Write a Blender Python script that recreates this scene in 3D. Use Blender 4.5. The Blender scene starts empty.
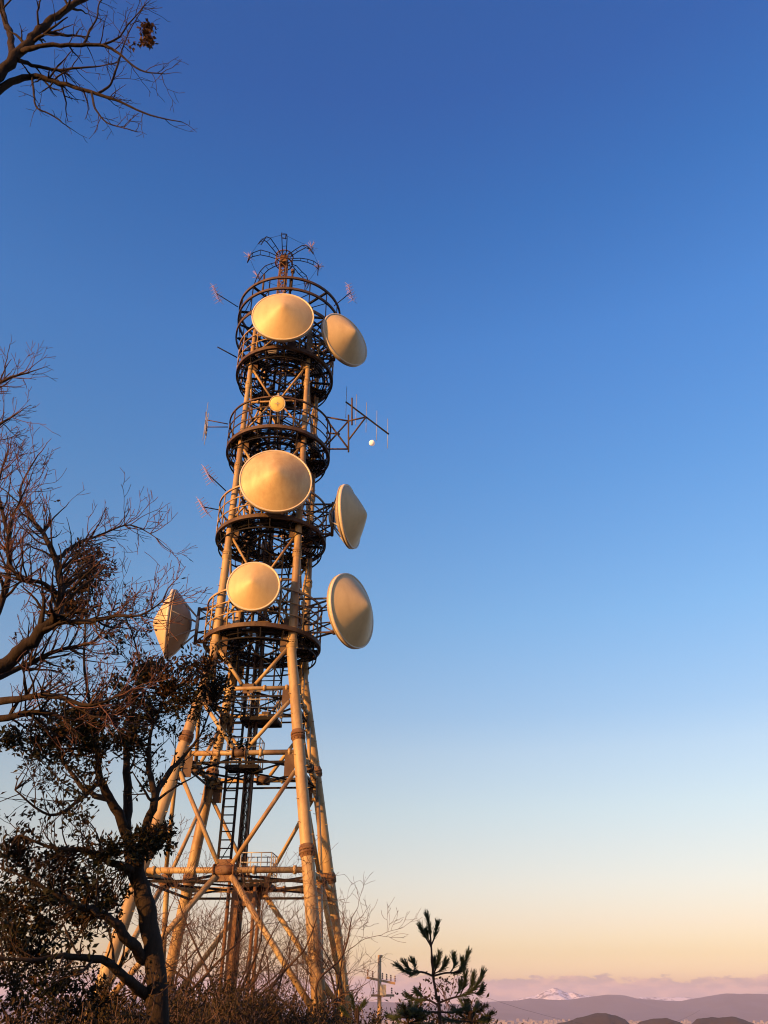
import bpy, math, random
import numpy as np
from mathutils import Vector, Matrix
R = math.radians
sc = bpy.context.scene
col = sc.collection
rng = random.Random(7)

# ------------------------------------------------------------------ camera
F, PITCH, ROLL = 829.47, 0.5322, -0.0053
fwd = Vector((0, math.cos(PITCH), math.sin(PITCH)))
rt0 = Vector((1, 0, 0)); up0 = rt0.cross(fwd)
rt = math.cos(ROLL) * rt0 - math.sin(ROLL) * up0
up = math.sin(ROLL) * rt0 + math.cos(ROLL) * up0
cam_d = bpy.data.cameras.new('camera'); cam = bpy.data.objects.new('camera', cam_d); col.objects.link(cam)
cam_d.sensor_fit = 'VERTICAL'; cam_d.sensor_height = 24; cam_d.lens = F * 24 / 1024
cam_d.clip_start = 0.05; cam_d.clip_end = 200000
m = Matrix((rt, up, -fwd)).transposed().to_4x4(); cam.matrix_world = m
sc.camera = cam

def at(px, py, Y):
    """the point at world depth Y seen in direction (px, py)"""
    d = fwd + rt * ((px - 384) / F) + up * ((512 - py) / F)
    return d * (Y / d.y)

# ------------------------------------------------------------------ materials
def mat(name, base, rough=0.6, metal=0.0, var=0.25, scale=3.0, tint=None, bump=0.0, bscale=40.0, tr=0.0, stretch=None, spec=0.5, tpos=(0.45, 0.7)):
    M = bpy.data.materials.new(name); M.use_nodes = True
    nt = M.node_tree; b = nt.nodes['Principled BSDF']
    b.inputs['Roughness'].default_value = rough; b.inputs['Metallic'].default_value = metal
    b.inputs['Specular IOR Level'].default_value = spec
    tc = nt.nodes.new('ShaderNodeTexCoord'); src = tc.outputs['Object']
    if stretch:
        mp = nt.nodes.new('ShaderNodeMapping'); mp.inputs['Scale'].default_value = stretch
        nt.links.new(src, mp.inputs['Vector']); src = mp.outputs['Vector']
    n = nt.nodes.new('ShaderNodeTexNoise'); n.inputs['Scale'].default_value = scale; n.inputs['Detail'].default_value = 6
    n.inputs['Roughness'].default_value = 0.62
    nt.links.new(src, n.inputs['Vector'])
    r = nt.nodes.new('ShaderNodeValToRGB'); e = r.color_ramp.elements
    c = np.array(base)
    e[0].position = 0.3; e[0].color = (*(c * (1 - var)), 1)
    e[1].position = 0.7; e[1].color = (*np.minimum(c * (1 + var), 0.9), 1)
    nt.links.new(n.outputs['Fac'], r.inputs['Fac']); out = r.outputs['Color']
    if tint:
        n2 = nt.nodes.new('ShaderNodeTexNoise'); n2.inputs['Scale'].default_value = scale * 0.37; n2.inputs['Detail'].default_value = 8
        n2.inputs['Roughness'].default_value = 0.7; nt.links.new(src, n2.inputs['Vector'])
        r2 = nt.nodes.new('ShaderNodeValToRGB'); r2.color_ramp.elements[0].position = tpos[0]; r2.color_ramp.elements[1].position = tpos[1]
        nt.links.new(n2.outputs['Fac'], r2.inputs['Fac'])
        mx = nt.nodes.new('ShaderNodeMix'); mx.data_type = 'RGBA'
        nt.links.new(r2.outputs['Color'], mx.inputs['Factor']); nt.links.new(out, mx.inputs['A']); mx.inputs['B'].default_value = (*tint, 1)
        out = mx.outputs['Result']
    nt.links.new(out, b.inputs['Base Color'])
    if bump:
        n3 = nt.nodes.new('ShaderNodeTexNoise'); n3.inputs['Scale'].default_value = bscale; n3.inputs['Detail'].default_value = 5
        nt.links.new(src, n3.inputs['Vector'])
        bp = nt.nodes.new('ShaderNodeBump'); bp.inputs['Strength'].default_value = bump; bp.inputs['Distance'].default_value = 0.02
        nt.links.new(n3.outputs['Fac'], bp.inputs['Height']); nt.links.new(bp.outputs['Normal'], b.inputs['Normal'])
    if tr:
        t = nt.nodes.new('ShaderNodeBsdfTranslucent'); nt.links.new(out, t.inputs['Color'])
        ms = nt.nodes.new('ShaderNodeMixShader'); ms.inputs['Fac'].default_value = tr
        nt.links.new(b.outputs['BSDF'], ms.inputs[1]); nt.links.new(t.outputs['BSDF'], ms.inputs[2])
        nt.links.new(ms.outputs['Shader'], nt.nodes['Material Output'].inputs['Surface'])
    return M

M_LEG = mat('cream_painted_steel', (0.3474, 0.2486, 0.1103), 0.55, 0, 0.14, 2.2, tint=(0.1448, 0.0669, 0.02206), stretch=(1, 1, 0.35), bump=0.15, tpos=(0.42, 0.68))
M_STEEL = mat('weathered_steel', (0.0867, 0.05607, 0.03352), 0.6, 0.1, 0.3, 2.5, tint=(0.04913, 0.02196, 0.01156), bump=0.1, tpos=(0.42, 0.7), spec=0.25)
M_RUST = mat('rusty_steel', (0.124, 0.06, 0.0288), 0.8, 0, 0.35, 5, tint=(0.2, 0.132, 0.076), bump=0.2, spec=0.2)
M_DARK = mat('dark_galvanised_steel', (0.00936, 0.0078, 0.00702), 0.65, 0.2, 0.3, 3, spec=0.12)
M_GALV = mat('grey_galvanised_steel', (0.315, 0.3, 0.27), 0.5, 0.2, 0.2, 6)
M_RADOME = mat('cream_radome', (0.5061, 0.3868, 0.1947), 0.5, 0, 0.08, 2.4, tint=(0.382, 0.2578, 0.1168), bump=0.05, stretch=(1, 1, 0.45), tpos=(0.46, 0.80))
M_STAINED = mat('stained_radome', (0.4886, 0.3735, 0.188), 0.5, 0, 0.08, 3.4, tint=(0.3687, 0.249, 0.1127), bump=0.05, stretch=(1, 1, 0.45), tpos=(0.40, 0.62))
M_RIM = mat('white_rim', (0.528, 0.464, 0.352), 0.45, 0, 0.06, 3)
M_BACK = mat('grey_reflector_back', (0.3013, 0.2511, 0.1841), 0.5, 0, 0.1, 2)
M_PANEL = mat('yellow_panel', (0.6297, 0.5106, 0.1702), 0.45, 0, 0.05, 3)
M_PINK = mat('faded_red_white_paint', (0.36, 0.22, 0.20), 0.5, 0, 0.35, 9)
M_BOX = mat('grey_cabinet', (0.14, 0.126, 0.112), 0.5, 0, 0.2, 2)
M_CONC = mat('concrete', (0.33, 0.31, 0.28), 0.9, 0, 0.2, 3, bump=0.2)
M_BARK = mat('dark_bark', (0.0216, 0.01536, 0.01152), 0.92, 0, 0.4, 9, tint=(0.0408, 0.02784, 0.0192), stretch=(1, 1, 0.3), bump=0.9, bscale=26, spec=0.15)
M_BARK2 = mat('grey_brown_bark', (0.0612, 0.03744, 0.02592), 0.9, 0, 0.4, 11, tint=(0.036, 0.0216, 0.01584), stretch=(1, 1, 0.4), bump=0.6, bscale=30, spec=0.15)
M_TWIG = mat('reddish_twig', (0.1114, 0.05569, 0.04556), 0.85, 0, 0.3, 8, spec=0.15)
M_TWIGD = mat('brown_twig', (0.035, 0.0231, 0.0175), 0.85, 0, 0.3, 8, spec=0.15)
M_TWIGF = mat('tan_twig', (0.085, 0.050, 0.035), 0.85, 0, 0.3, 8, spec=0.1)
M_TWIGP = mat('pinkish_twig', (0.105, 0.066, 0.05), 0.85, 0, 0.3, 5, spec=0.15)
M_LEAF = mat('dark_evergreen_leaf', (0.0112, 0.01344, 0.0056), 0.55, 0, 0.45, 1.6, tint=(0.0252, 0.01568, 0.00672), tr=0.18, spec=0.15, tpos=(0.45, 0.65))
M_BROWN = mat('brown_leaf', (0.07125, 0.0375, 0.0165), 0.7, 0, 0.45, 3, tr=0.2, spec=0.15)
M_SCRUB = mat('scrub_leaf', (0.034, 0.024, 0.011), 0.7, 0, 0.5, 2.5, tint=(0.01736, 0.01736, 0.00682), tr=0.2, spec=0.15)
M_NEEDLE = mat('pine_needle', (0.045, 0.062, 0.026), 0.55, 0, 0.35, 6, tr=0.1, spec=0.2)
M_POLE = mat('utility_pole_wood', (0.44, 0.29, 0.165), 0.8, 0, 0.2, 4, stretch=(1, 1, 0.2), bump=0.2)
M_CERAM = mat('brown_insulator', (0.2, 0.12, 0.09), 0.25, 0, 0.1, 5)
M_SOIL = mat('hilltop_soil', (0.085, 0.066, 0.042), 0.95, 0, 0.4, 0.5, tint=(0.06, 0.055, 0.03), bump=0.5, bscale=4)
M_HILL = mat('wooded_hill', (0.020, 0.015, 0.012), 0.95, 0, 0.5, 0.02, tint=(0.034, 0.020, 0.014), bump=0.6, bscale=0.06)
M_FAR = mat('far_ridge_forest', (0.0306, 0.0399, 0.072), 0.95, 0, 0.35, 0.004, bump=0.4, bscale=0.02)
M_SNOW = mat('snow_and_rock', (0.78, 0.76, 0.78), 0.8, 0, 0.06, 0.03, tint=(0.10, 0.095, 0.11), tpos=(0.50, 0.56))
M_TOWN = mat('pale_town_walls', (0.18, 0.16, 0.155), 0.8, 0, 0.3, 0.05)

# ------------------------------------------------------------------ mesh builder
class MB:
    def __init__(s): s.v = []; s.f = []; s.sm = []
    def ring(s, c, a, b, r, n):
        i = len(s.v)
        for k in range(n):
            t = 2 * math.pi * k / n
            s.v.append(c + a * (math.cos(t) * r) + b * (math.sin(t) * r))
        return i
    def tube(s, pts, rad, n=8, cap=True):
        pts = [Vector(p) for p in pts]
        if not isinstance(rad, (list, tuple)): rad = [rad] * len(pts)
        a = None; prev = None
        for i, p in enumerate(pts):
            if i == 0: t = pts[1] - p
            elif i == len(pts) - 1: t = p - pts[i - 1]
            else: t = pts[i + 1] - pts[i - 1]
            if t.length < 1e-9: t = Vector((0, 0, 1))
            t.normalize()
            if a is None: a = t.orthogonal().normalized()
            else:
                a = a - t * a.dot(t)
                a = a.normalized() if a.length > 1e-6 else t.orthogonal().normalized()
            b = t.cross(a)
            r0 = s.ring(p, a, b, rad[i], n)
            if prev is not None:
                for k in range(n):
                    s.f.append((prev + k, prev + (k + 1) % n, r0 + (k + 1) % n, r0 + k)); s.sm.append(True)
            elif cap:
                s.f.append(tuple(range(r0 + n - 1, r0 - 1, -1))); s.sm.append(False)
            prev = r0
        if cap: s.f.append(tuple(range(prev, prev + n))); s.sm.append(False)
    def box(s, c, size, M=None):
        c = Vector(c); h = [x / 2 for x in size]; i = len(s.v)
        for x in (-1, 1):
            for y in (-1, 1):
                for z in (-1, 1):
                    q = Vector((x * h[0], y * h[1], z * h[2]))
                    s.v.append(c + (M @ q if M else q))
        for f in ((0, 1, 3, 2), (4, 6, 7, 5), (0, 4, 5, 1), (2, 3, 7, 6), (0, 2, 6, 4), (1, 5, 7, 3)):
            s.f.append(tuple(i + k for k in f)); s.sm.append(False)
    def bar(s, p, q, w, h=None, upv=None):
        """a rectangular bar (or angle iron) from p to q"""
        p = Vector(p); q = Vector(q); d = q - p; L = d.length; d.normalize()
        u = Vector(upv) if upv else Vector((0, 0, 1))
        if abs(d.dot(u)) > 0.95: u = Vector((1, 0, 0))
        x = d.cross(u).normalized(); z = x.cross(d)
        s.box((p + q) / 2, (w, L, h or w), Matrix((x, d, z)).transposed())
    def annulus_band(s, c, r0, r1, z0, z1, n=64, a0=0, a1=2 * math.pi):
        """ring of rectangular section about the vertical through c"""
        c = Vector(c); full = abs(a1 - a0 - 2 * math.pi) < 1e-6; i = len(s.v); N = n if full else n + 1
        for k in range(N):
            t = a0 + (a1 - a0) * k / n; cs, sn = math.cos(t), math.sin(t)
            for r, z in ((r0, z0), (r1, z0), (r1, z1), (r0, z1)):
                s.v.append(c + Vector((r * cs, r * sn, z)))
        for k in range(n):
            p = i + 4 * k; q = i + 4 * ((k + 1) % N)
            for j in range(4):
                s.f.append((p + j, q + j, q + (j + 1) % 4, p + (j + 1) % 4)); s.sm.append(False)
    def hoop(s, c, r, z, rad, n=56, k=6):
        c = Vector(c); i = len(s.v)
        for a in range(n):
            t = 2 * math.pi * a / n; d = Vector((math.cos(t), math.sin(t), 0))
            for b in range(k):
                q = 2 * math.pi * b / k
                s.v.append(c + d * (r + rad * math.cos(q)) + Vector((0, 0, z + rad * math.sin(q))))
        for a in range(n):
            for b in range(k):
                s.f.append((i + a * k + b, i + ((a + 1) % n) * k + b, i + ((a + 1) % n) * k + (b + 1) % k, i + a * k + (b + 1) % k)); s.sm.append(True)
    def lathe(s, prof, M, n=64):
        """profile (axial x, radius) turned about local X, then moved by M"""
        rows = []
        for x, r in prof:
            i = len(s.v)
            if r < 1e-6: s.v.append(M @ Vector((x, 0, 0))); rows.append((i, 1))
            else:
                for k in range(n):
                    t = 2 * math.pi * k / n; s.v.append(M @ Vector((x, r * math.cos(t), r * math.sin(t))))
                rows.append((i, n))
        for (i, a), (j, b) in zip(rows, rows[1:]):
            for k in range(n):
                k2 = (k + 1) % n
                if a == 1 and b == 1: continue
                if a == 1: f = (i, j + k2, j + k)
                elif b == 1: f = (i + k, i + k2, j)
                else: f = (i + k, i + k2, j + k2, j + k)
                s.f.append(f); s.sm.append(True)
    def build(s, name, material, parent=None, smooth_angle=None):
        me = bpy.data.meshes.new(name)
        o = parent
        off = Vector((0, 0, 0))
        while o is not None: off += o.location; o = o.parent
        me.from_pydata([tuple(v - off) for v in s.v], [], s.f)
        me.polygons.foreach_set('use_smooth', s.sm)
        me.materials.append(material); me.update()
        ob = bpy.data.objects.new(name, me); col.objects.link(ob)
        if parent: ob.parent = parent
        return ob

def tag(o, label=None, cat=None, group=None, kind=None):
    for k, v in (('label', label), ('category', cat), ('group', group), ('kind', kind)):
        if v: o[k] = v
    return o
def empty(name, loc, label, cat, group=None):
    o = bpy.data.objects.new(name, None); col.objects.link(o); o.location = loc
    o.empty_display_size = 0.3
    return tag(o, label, cat, group)

# ------------------------------------------------------------------ ground, hills, town
GZ = -1.6
def ground_z(x, y):
    r = math.hypot(x, y - 12)
    t = min(max((r - 48) / 420, 0), 1); t = t * t * (3 - 2 * t)
    n = 0.25 * math.sin(x * 0.21 + 1) * math.cos(y * 0.17) if r < 60 else 0.25
    return GZ + n * 0.6 * (1 - t) - 118.4 * t
g = MB(); NA = 96; rads = [0, 2, 4, 7, 11, 16, 22, 30, 40, 52, 66, 85, 110, 145, 190, 240, 300, 380, 480, 700, 1200, 2500, 5000, 9000, 14500]
g.v.append(Vector((0, 12, ground_z(0, 12))))
for r in rads[1:]:
    for k in range(NA):
        a = 2 * math.pi * k / NA; x, y = r * math.cos(a), 12 + r * math.sin(a); g.v.append(Vector((x, y, ground_z(x, y))))
for k in range(NA): g.f.append((0, 1 + k, 1 + (k + 1) % NA)); g.sm.append(True)
for i in range(len(rads) - 2):
    for k in range(NA):
        a = 1 + i * NA; k2 = (k + 1) % NA
        g.f.append((a + k, a + NA + k, a + NA + k2, a + k2)); g.sm.append(True)
tag(g.build('ground', M_SOIL), kind='structure')

from mathutils import noise as mn
def ridge(name, prof, Y, depth, material, base=-121, nx=160, ny=22, rough=0.12, seed=1, fs=1.0):
    xs = np.array([at(p, q, Y).x for p, q in prof]); zs = np.array([at(p, q, Y).z for p, q in prof])
    b = MB(); X = np.linspace(xs[0], xs[-1], nx); f = fs / depth
    for j in range(ny + 1):
        v = -1 + 2 * j / ny
        for x in X:
            H = float(np.interp(x, xs, zs)) - base
            q = Vector((x * f * 1.6 + seed, v * 1.1 * fs, seed * .37)); n = 0
            for o in range(5): n += (1 - abs(mn.noise(q * 2 ** o)) * 2) / 2 ** o
            n = (n - 1.2) * .5
            a = abs(v); w = (1 - a) ** .9
            z = base + H * w * (1 + rough * n * (.26 + 2.0 * a))
            b.v.append(Vector((x, Y + v * depth + depth * .12 * mn.noise(q * 1.7) * (1 - a), z if a < 1 else base - 2)))
    for j in range(ny):
        for i in range(nx - 1):
            a = j * nx + i; b.f.append((a, a + 1, a + nx + 1, a + nx)); b.sm.append(True)
    return tag(b.build(name, material), kind='structure')
ridge('hills', [(548, 1026), (560, 1022), (575, 1019), (590, 1015.5), (598, 1013), (606, 1012.3), (614, 1014), (624, 1017), (632, 1025), (640, 1020), (652, 1017.8), (664, 1018), (674, 1021), (686, 1026), (698, 1019), (712, 1016), (722, 1016.5), (736, 1017), (748, 1021), (760, 1026), (790, 1022), (830, 1019), (880, 1024)], 1700, 220, M_HILL, nx=260, ny=30, rough=0.35, seed=4)
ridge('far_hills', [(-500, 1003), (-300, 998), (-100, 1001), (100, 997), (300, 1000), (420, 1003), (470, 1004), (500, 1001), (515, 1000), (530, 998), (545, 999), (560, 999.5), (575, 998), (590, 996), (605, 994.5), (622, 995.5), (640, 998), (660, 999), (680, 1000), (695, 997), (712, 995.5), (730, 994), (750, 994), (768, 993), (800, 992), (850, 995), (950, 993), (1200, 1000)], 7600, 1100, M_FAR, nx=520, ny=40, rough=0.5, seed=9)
ridge('snow_mountain', [(500, 1003), (515, 1000), (528, 997), (536, 995.5), (543, 992), (549, 990), (553, 988.2), (557, 988), (562, 990), (568, 992.5), (574, 992), (580, 995), (590, 996), (604, 998), (625, 998), (645, 997.5), (665, 997), (690, 997.5), (710, 1001), (730, 1003)], 9600, 900, M_SNOW, nx=300, ny=44, rough=0.32, seed=13, fs=1.5)
t = MB(); r2 = random.Random(3)
for k in range(2600):
    Y = r2.uniform(4300, 6500); px = r2.uniform(380, 900); X = (px - 384) / F * Y * 0.87
    h = r2.choice((5, 6, 7, 8, 10, 14, 20)); w = r2.uniform(8, 26)
    t.box((X, Y, -120 + h / 2), (w, r2.uniform(8, 22), h), Matrix.Rotation(r2.uniform(0, 1.5), 3, 'Z'))
tag(t.build('town_buildings', M_TOWN), 'pale low buildings of a distant town spread over the plain below the ridge', 'town', kind='stuff')

# ------------------------------------------------------------------ tower
TX, TY = 35 * math.sin(-0.1532), 35 * math.cos(-0.1532); YAW = -0.0742
TC = Vector((TX, TY, 0))
HK, S0, S1, S2 = 12.5, 3.627, 1.636, 1.496
def half(h):
    return S0 + (S1 - S0) * h / HK if h < HK else S1 + (S2 - S1) * (h - HK) / (28 - HK)
def tp(a, b, h, k=1.0):
    """point at (a, b) half-widths from the tower axis at height h"""
    s = half(h) * k; c, sn = math.cos(YAW), math.sin(YAW)
    return Vector((TX + c * a * s - sn * b * s, TY + sn * a * s + c * b * s, h))
def tl(x, y, h):
    c, sn = math.cos(YAW), math.sin(YAW)
    return Vector((TX + c * x - sn * y, TY + sn * x + c * y, h))
SG = [(-1, -1), (1, -1), (1, 1), (-1, 1)]
HA, HB, HC = 3.93, 8.2, 10.9
RINGS = [(13.45, 2.58), (18.67, 2.60), (23.6, 2.60), (28.57, 2.58)]
HTOP = 33.0
tower = empty('radio_tower', (TX, TY, GZ), 'tall cream steel lattice radio tower on four tubular legs with ring platforms', 'tower')

def legr(h): return float(np.interp(h, [-2, 8, 12.5, 18, 26, 33], [0.245, 0.225, 0.20, 0.165, 0.125, 0.10]))
for (a, b) in SG:
    mb = MB(); hs = [-1.7, 1, 3.9, 6.5, 8.2, 10.9, 12.5, 15, 18, 21, 24, 27, 30, 32.2]
    mb.tube([tp(a, b, h) for h in hs], [legr(h) for h in hs], 20)
    h = 0.5; k = 0
    while h < 31:                                                    # climbing pegs
        p = tp(a, b, h); ang = YAW + (0.6 if k % 2 else 2.4) - (0 if b < 0 else 3.14); d = Vector((math.cos(ang), -abs(math.sin(ang)) if b < 0 else math.sin(ang), 0))
        mb.tube([p + d * legr(h) * 0.9, p + d * (legr(h) + 0.13)], 0.013, 5); h += 0.42; k += 1
    leg = mb.build('leg', M_LEG, tower)
    for h in (4.55 if b < 0 else 4.35, 8.85 if b < 0 else 8.5, 12.9, 17.2, 22.0, 27.0):
        f = MB(); p = tp(a, b, h); q = (tp(a, b, h + .1) - p).normalized(); r = legr(h); FW = .065 if h < 10 else .035
        f.tube([p - q * .10, p - q * .012], r + FW, 20); f.tube([p + q * .012, p + q * .10], r + FW, 20)
        f.tube([p - q * .22, p - q * .10], [r + .012, r + .05], 20, False); f.tube([p + q * .10, p + q * .22], [r + .05, r + .012], 20, False)
        for j in range(12):
            t = j * math.pi / 6; c = p + Vector((math.cos(t), math.sin(t), 0)) * (r + FW * .62)
            f.tube([c - q * .14, c + q * .14], 0.018, 5)
        f.build('flange', M_RUST if h < 10 else M_LEG, leg)
    ft = MB(); p = tp(a, b, GZ)
    ft.box((p.x, p.y, GZ + 0.1), (1.1, 1.1, 0.9)); ft.box((p.x, p.y, GZ + 0.575), (.7, .7, .05)); ft.build('footing', M_CONC, tower)

# horizontal struts and V bracing on four faces
def face(i): return SG[i], SG[(i + 1) % 4]
MIDS = [15.9, 21.0, 25.9, 30.4]
def hbeam(h, r):
    for i in range(4):
        (a, b), (c, d) = face(i); p, q = tp(a, b, h), tp(c, d, h)
        e = (q - p).normalized(); lr = legr(h)
        m1 = MB(); m1.tube([p + e * lr, q - e * lr], r, 12)
        for t in (0.08, 0.32, 0.68, 0.92) if h < 12 else (.2, .8):
            c0 = p.lerp(q, t); m1.tube([c0 - e * .05, c0 + e * .05], r + .045, 12)
        m1.build('strut', M_LEG, tower)
for h, r in ((HA, .105), (HB, .10), (HC, .085)): hbeam(h, r)
for h in MIDS: hbeam(h, .05)
def gusset(mb, c, e, w, h):
    """an upright plate in the plane of direction e"""
    e = e.normalized(); n = e.cross(Vector((0, 0, 1)))
    mb.box(c, (w, 0.03, h), Matrix((e, n, Vector((0, 0, 1)))).transposed())
def vbrace(hm, ht, r, drop=0.0, gus=0.5):
    """two diagonals of every face from the middle of the strut at hm to the legs at ht"""
    for i in range(4):
        (a, b), (c, d) = face(i)
        mid = (tp(a, b, hm) + tp(c, d, hm)) / 2; e = tp(c, d, hm) - tp(a, b, hm); e.normalize()
        for k, s in (((a, b), -1), ((c, d), 1)):
            L = tp(k[0], k[1], ht); dd = (L - mid).normalized()
            m1 = MB(); m1.tube([mid + e * s * .12 + dd * .25, L - dd * (legr(ht) + .12)], r, 10)
            m1.build('brace', M_LEG, tower)
            gm = MB(); s2 = -s; gusset(gm, L + e * s2 * (legr(ht) + gus * .30), e, gus * .62, gus * 1.5); gm.build('gusset_plate', M_STEEL, tower)
def node(h, w, hh, th=.2):
    for i in range(4):
        (a, b), (c, d) = face(i); mid = (tp(a, b, h) + tp(c, d, h)) / 2; e = tp(c, d, h) - tp(a, b, h)
        gm = MB(); gusset(gm, mid, e, w, hh); n = e.normalized().cross(Vector((0, 0, 1)))
        if th > .1:
            gm.tube([mid - e.normalized() * w * .5, mid + e.normalized() * w * .5], .16, 12)
            for s in (-1, 1):
                gm.tube([mid + e.normalized() * s * w * .46, mid + e.normalized() * s * w * .54], .21, 12)
        gm.build('node_plate', M_RUST if h < 5 else M_STEEL, tower)
vbrace(HA, HB - .45, .082, gus=.62); vbrace(HB, HC - .35, .08, gus=.5); vbrace(HC, 12.9, .075, gus=.5)
vbrace(HA, -0.6, .105, gus=.4)
node(HA, .72, .72); node(HB, .5, .42, .12); node(HC, .42, .4, .05)
for (rh, rr), mh in zip(RINGS[1:], MIDS): vbrace(mh, rh - .35, .055, gus=.42)
for (rh, rr), mh in zip(RINGS, MIDS): vbrace(mh, rh + .35, .05, gus=.35)
for h in MIDS: node(h, .36, .36, .05)

# plan bracing below each strut level, dark angles forming a diamond and a cross
for h, w in ((HA - .12, .09), (HB - .12, .08), (HC - .1, .07)):
    pb = MB(); mids = [(tp(*SG[i], h) + tp(*SG[(i + 1) % 4], h)) / 2 for i in range(4)]
    for i in range(4):
        pb.bar(mids[i], mids[(i + 1) % 4], w, w * .9)
        pb.bar(tp(*SG[i], h - .1, .97), TC + Vector((0, 0, h - .1)) , w * .7, w * .7)
        pb.bar(tp(*SG[i], h - .22, .95), tp(*SG[(i + 1) % 4], h - .22, .95), w * .6, w)
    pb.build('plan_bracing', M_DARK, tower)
for h in MIDS + [r[0] - .45 for r in RINGS] + [31.9]:
    pb = MB()
    for i in range(4):
        pb.bar(tp(*SG[i], h - .07, .95), tp(*SG[(i + 2) % 4], h - .07 - .015 * (i % 2), .95), .06) if i < 2 else None
        pb.bar((tp(*SG[i], h) + tp(*SG[(i + 1) % 4], h)) / 2, (tp(*SG[(i + 1) % 4], h) + tp(*SG[(i + 2) % 4], h)) / 2, .06)
    pb.build('plan_bracing', M_DARK, tower)

# inner climbing shaft: ladder, feeder cable ladder and lattice core
la = MB(); x0, x1, yy = -.98, -.48, -.25
for x in (x0, x1): la.bar(tl(x, yy, HA), tl(x, yy, 32.0), .07, .10)
h = HA + .2
while h < 31.8: la.tube([tl(x0, yy, h), tl(x1, yy, h)], .026, 6); h += .31
h = HA + .5
while h < 31: la.bar(tl(x0, yy - .02, h), tl(x1, yy - .02, h + .9), .03, .03); h += 2.7
la.build('ladder', M_DARK, tower)
cl = MB()
RX = -.3
for x in (RX, RX + .3):
    for y in (.05, .3): cl.bar(tl(x, y, GZ), tl(x, y, 32.4), .06)
h = -1
while h < 32:
    for y in (.05, .3): cl.bar(tl(RX, y, h), tl(RX + .3, y, h + .45), .025)
    cl.bar(tl(RX, .05, h), tl(RX, .3, h + .45), .025); cl.bar(tl(RX + .3, .05, h), tl(RX + .3, .3, h + .45), .025); h += .45
cl.build('cable_rack', M_STEEL, tower)
dk = MB(); dk.box(tl(-.2, -.1, (GZ + HA) / 2), (.26, .22, HA - GZ), Matrix.Rotation(YAW, 3, 'Z')); dk.build('cable_duct', M_RUST, tower)
fc = MB()
for k in range(6):
    fc.tube([tl(RX + .02 + .05 * k, .17 + .03 * (k % 2), GZ), tl(RX + .02 + .05 * k, .17 + .03 * (k % 2), 14 + 3.2 * k)], .022, 6)
fc.build('feeder_cable', M_DARK, tower)
for (x, y) in ((-.75, .5), (.75, .55), (.75, -.55)):
    cd = MB(); cd.tube([tl(x * .8, y * .8, GZ), tl(x * .8, y * .8, HA)], .07, 8); cd.build('conduit', M_RUST, tower)
core = MB()
for i, (a, b) in enumerate(SG):
    core.bar(tl(a * .8, b * .8, HC), tl(a * .8, b * .8, 32.6), .06)
h = HC; k = 0
while h < 32:
    for i in range(4):
        (a, b), (c, d) = face(i)
        if k % 2: a, b, c, d = c, d, a, b
        core.bar(tl(a * .8, b * .8, h), tl(c * .8, d * .8, h + 1.25), .035)
        core.bar(tl(a * .8, b * .8, h), tl(c * .8, d * .8, h), .035)
    h += 1.25; k += 1
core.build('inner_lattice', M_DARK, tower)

# small landings in the lower bays
def landing(x0, x1, y0, y1, h, rail=True):
    lm = MB(); z = h
    lm.box(tl((x0 + x1) / 2, (y0 + y1) / 2, z), (x1 - x0, y1 - y0, .06), Matrix.Rotation(YAW, 3, 'Z'))
    for y in (y0, y1): lm.bar(tl(x0, y, z - .08), tl(x1, y, z - .08), .06, .10)
    for x in (x0, x1): lm.bar(tl(x, y0, z - .08), tl(x, y1, z - .08), .06, .10)
    o = lm.build('landing', M_DARK, tower)
    if rail:
        rm = MB(); P = [(x0, y0), (x1, y0), (x1, y1), (x0, y1)]
        for i in range(4):
            p, q = P[i], P[(i + 1) % 4]; n = max(2, int(math.dist(p, q) / .35))
            for j in range(n):
                t = j / n; x, y = p[0] + (q[0] - p[0]) * t, p[1] + (q[1] - p[1]) * t
                rm.tube([tl(x, y, z), tl(x, y, z + 1.1)], .018 if j else .026, 5)
            for hh in (.4, .75, 1.1): rm.tube([tl(*p, z + hh), tl(*q, z + hh)], .02, 5)
        rm.build('railing', M_GALV, o)
landing(-.55, .95, -.5, .7, HC - .75); landing(-1.0, .35, -.5, .35, HB - .02)
landing(-.1, 1.1, -.2, 1.0, HA - .12)
jb = MB(); jb.box(tl(.25, .2, HA - .62), (.55, .5, .5), Matrix.Rotation(YAW, 3, 'Z')); jb.build('junction_box', M_RUST, tower)

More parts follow.
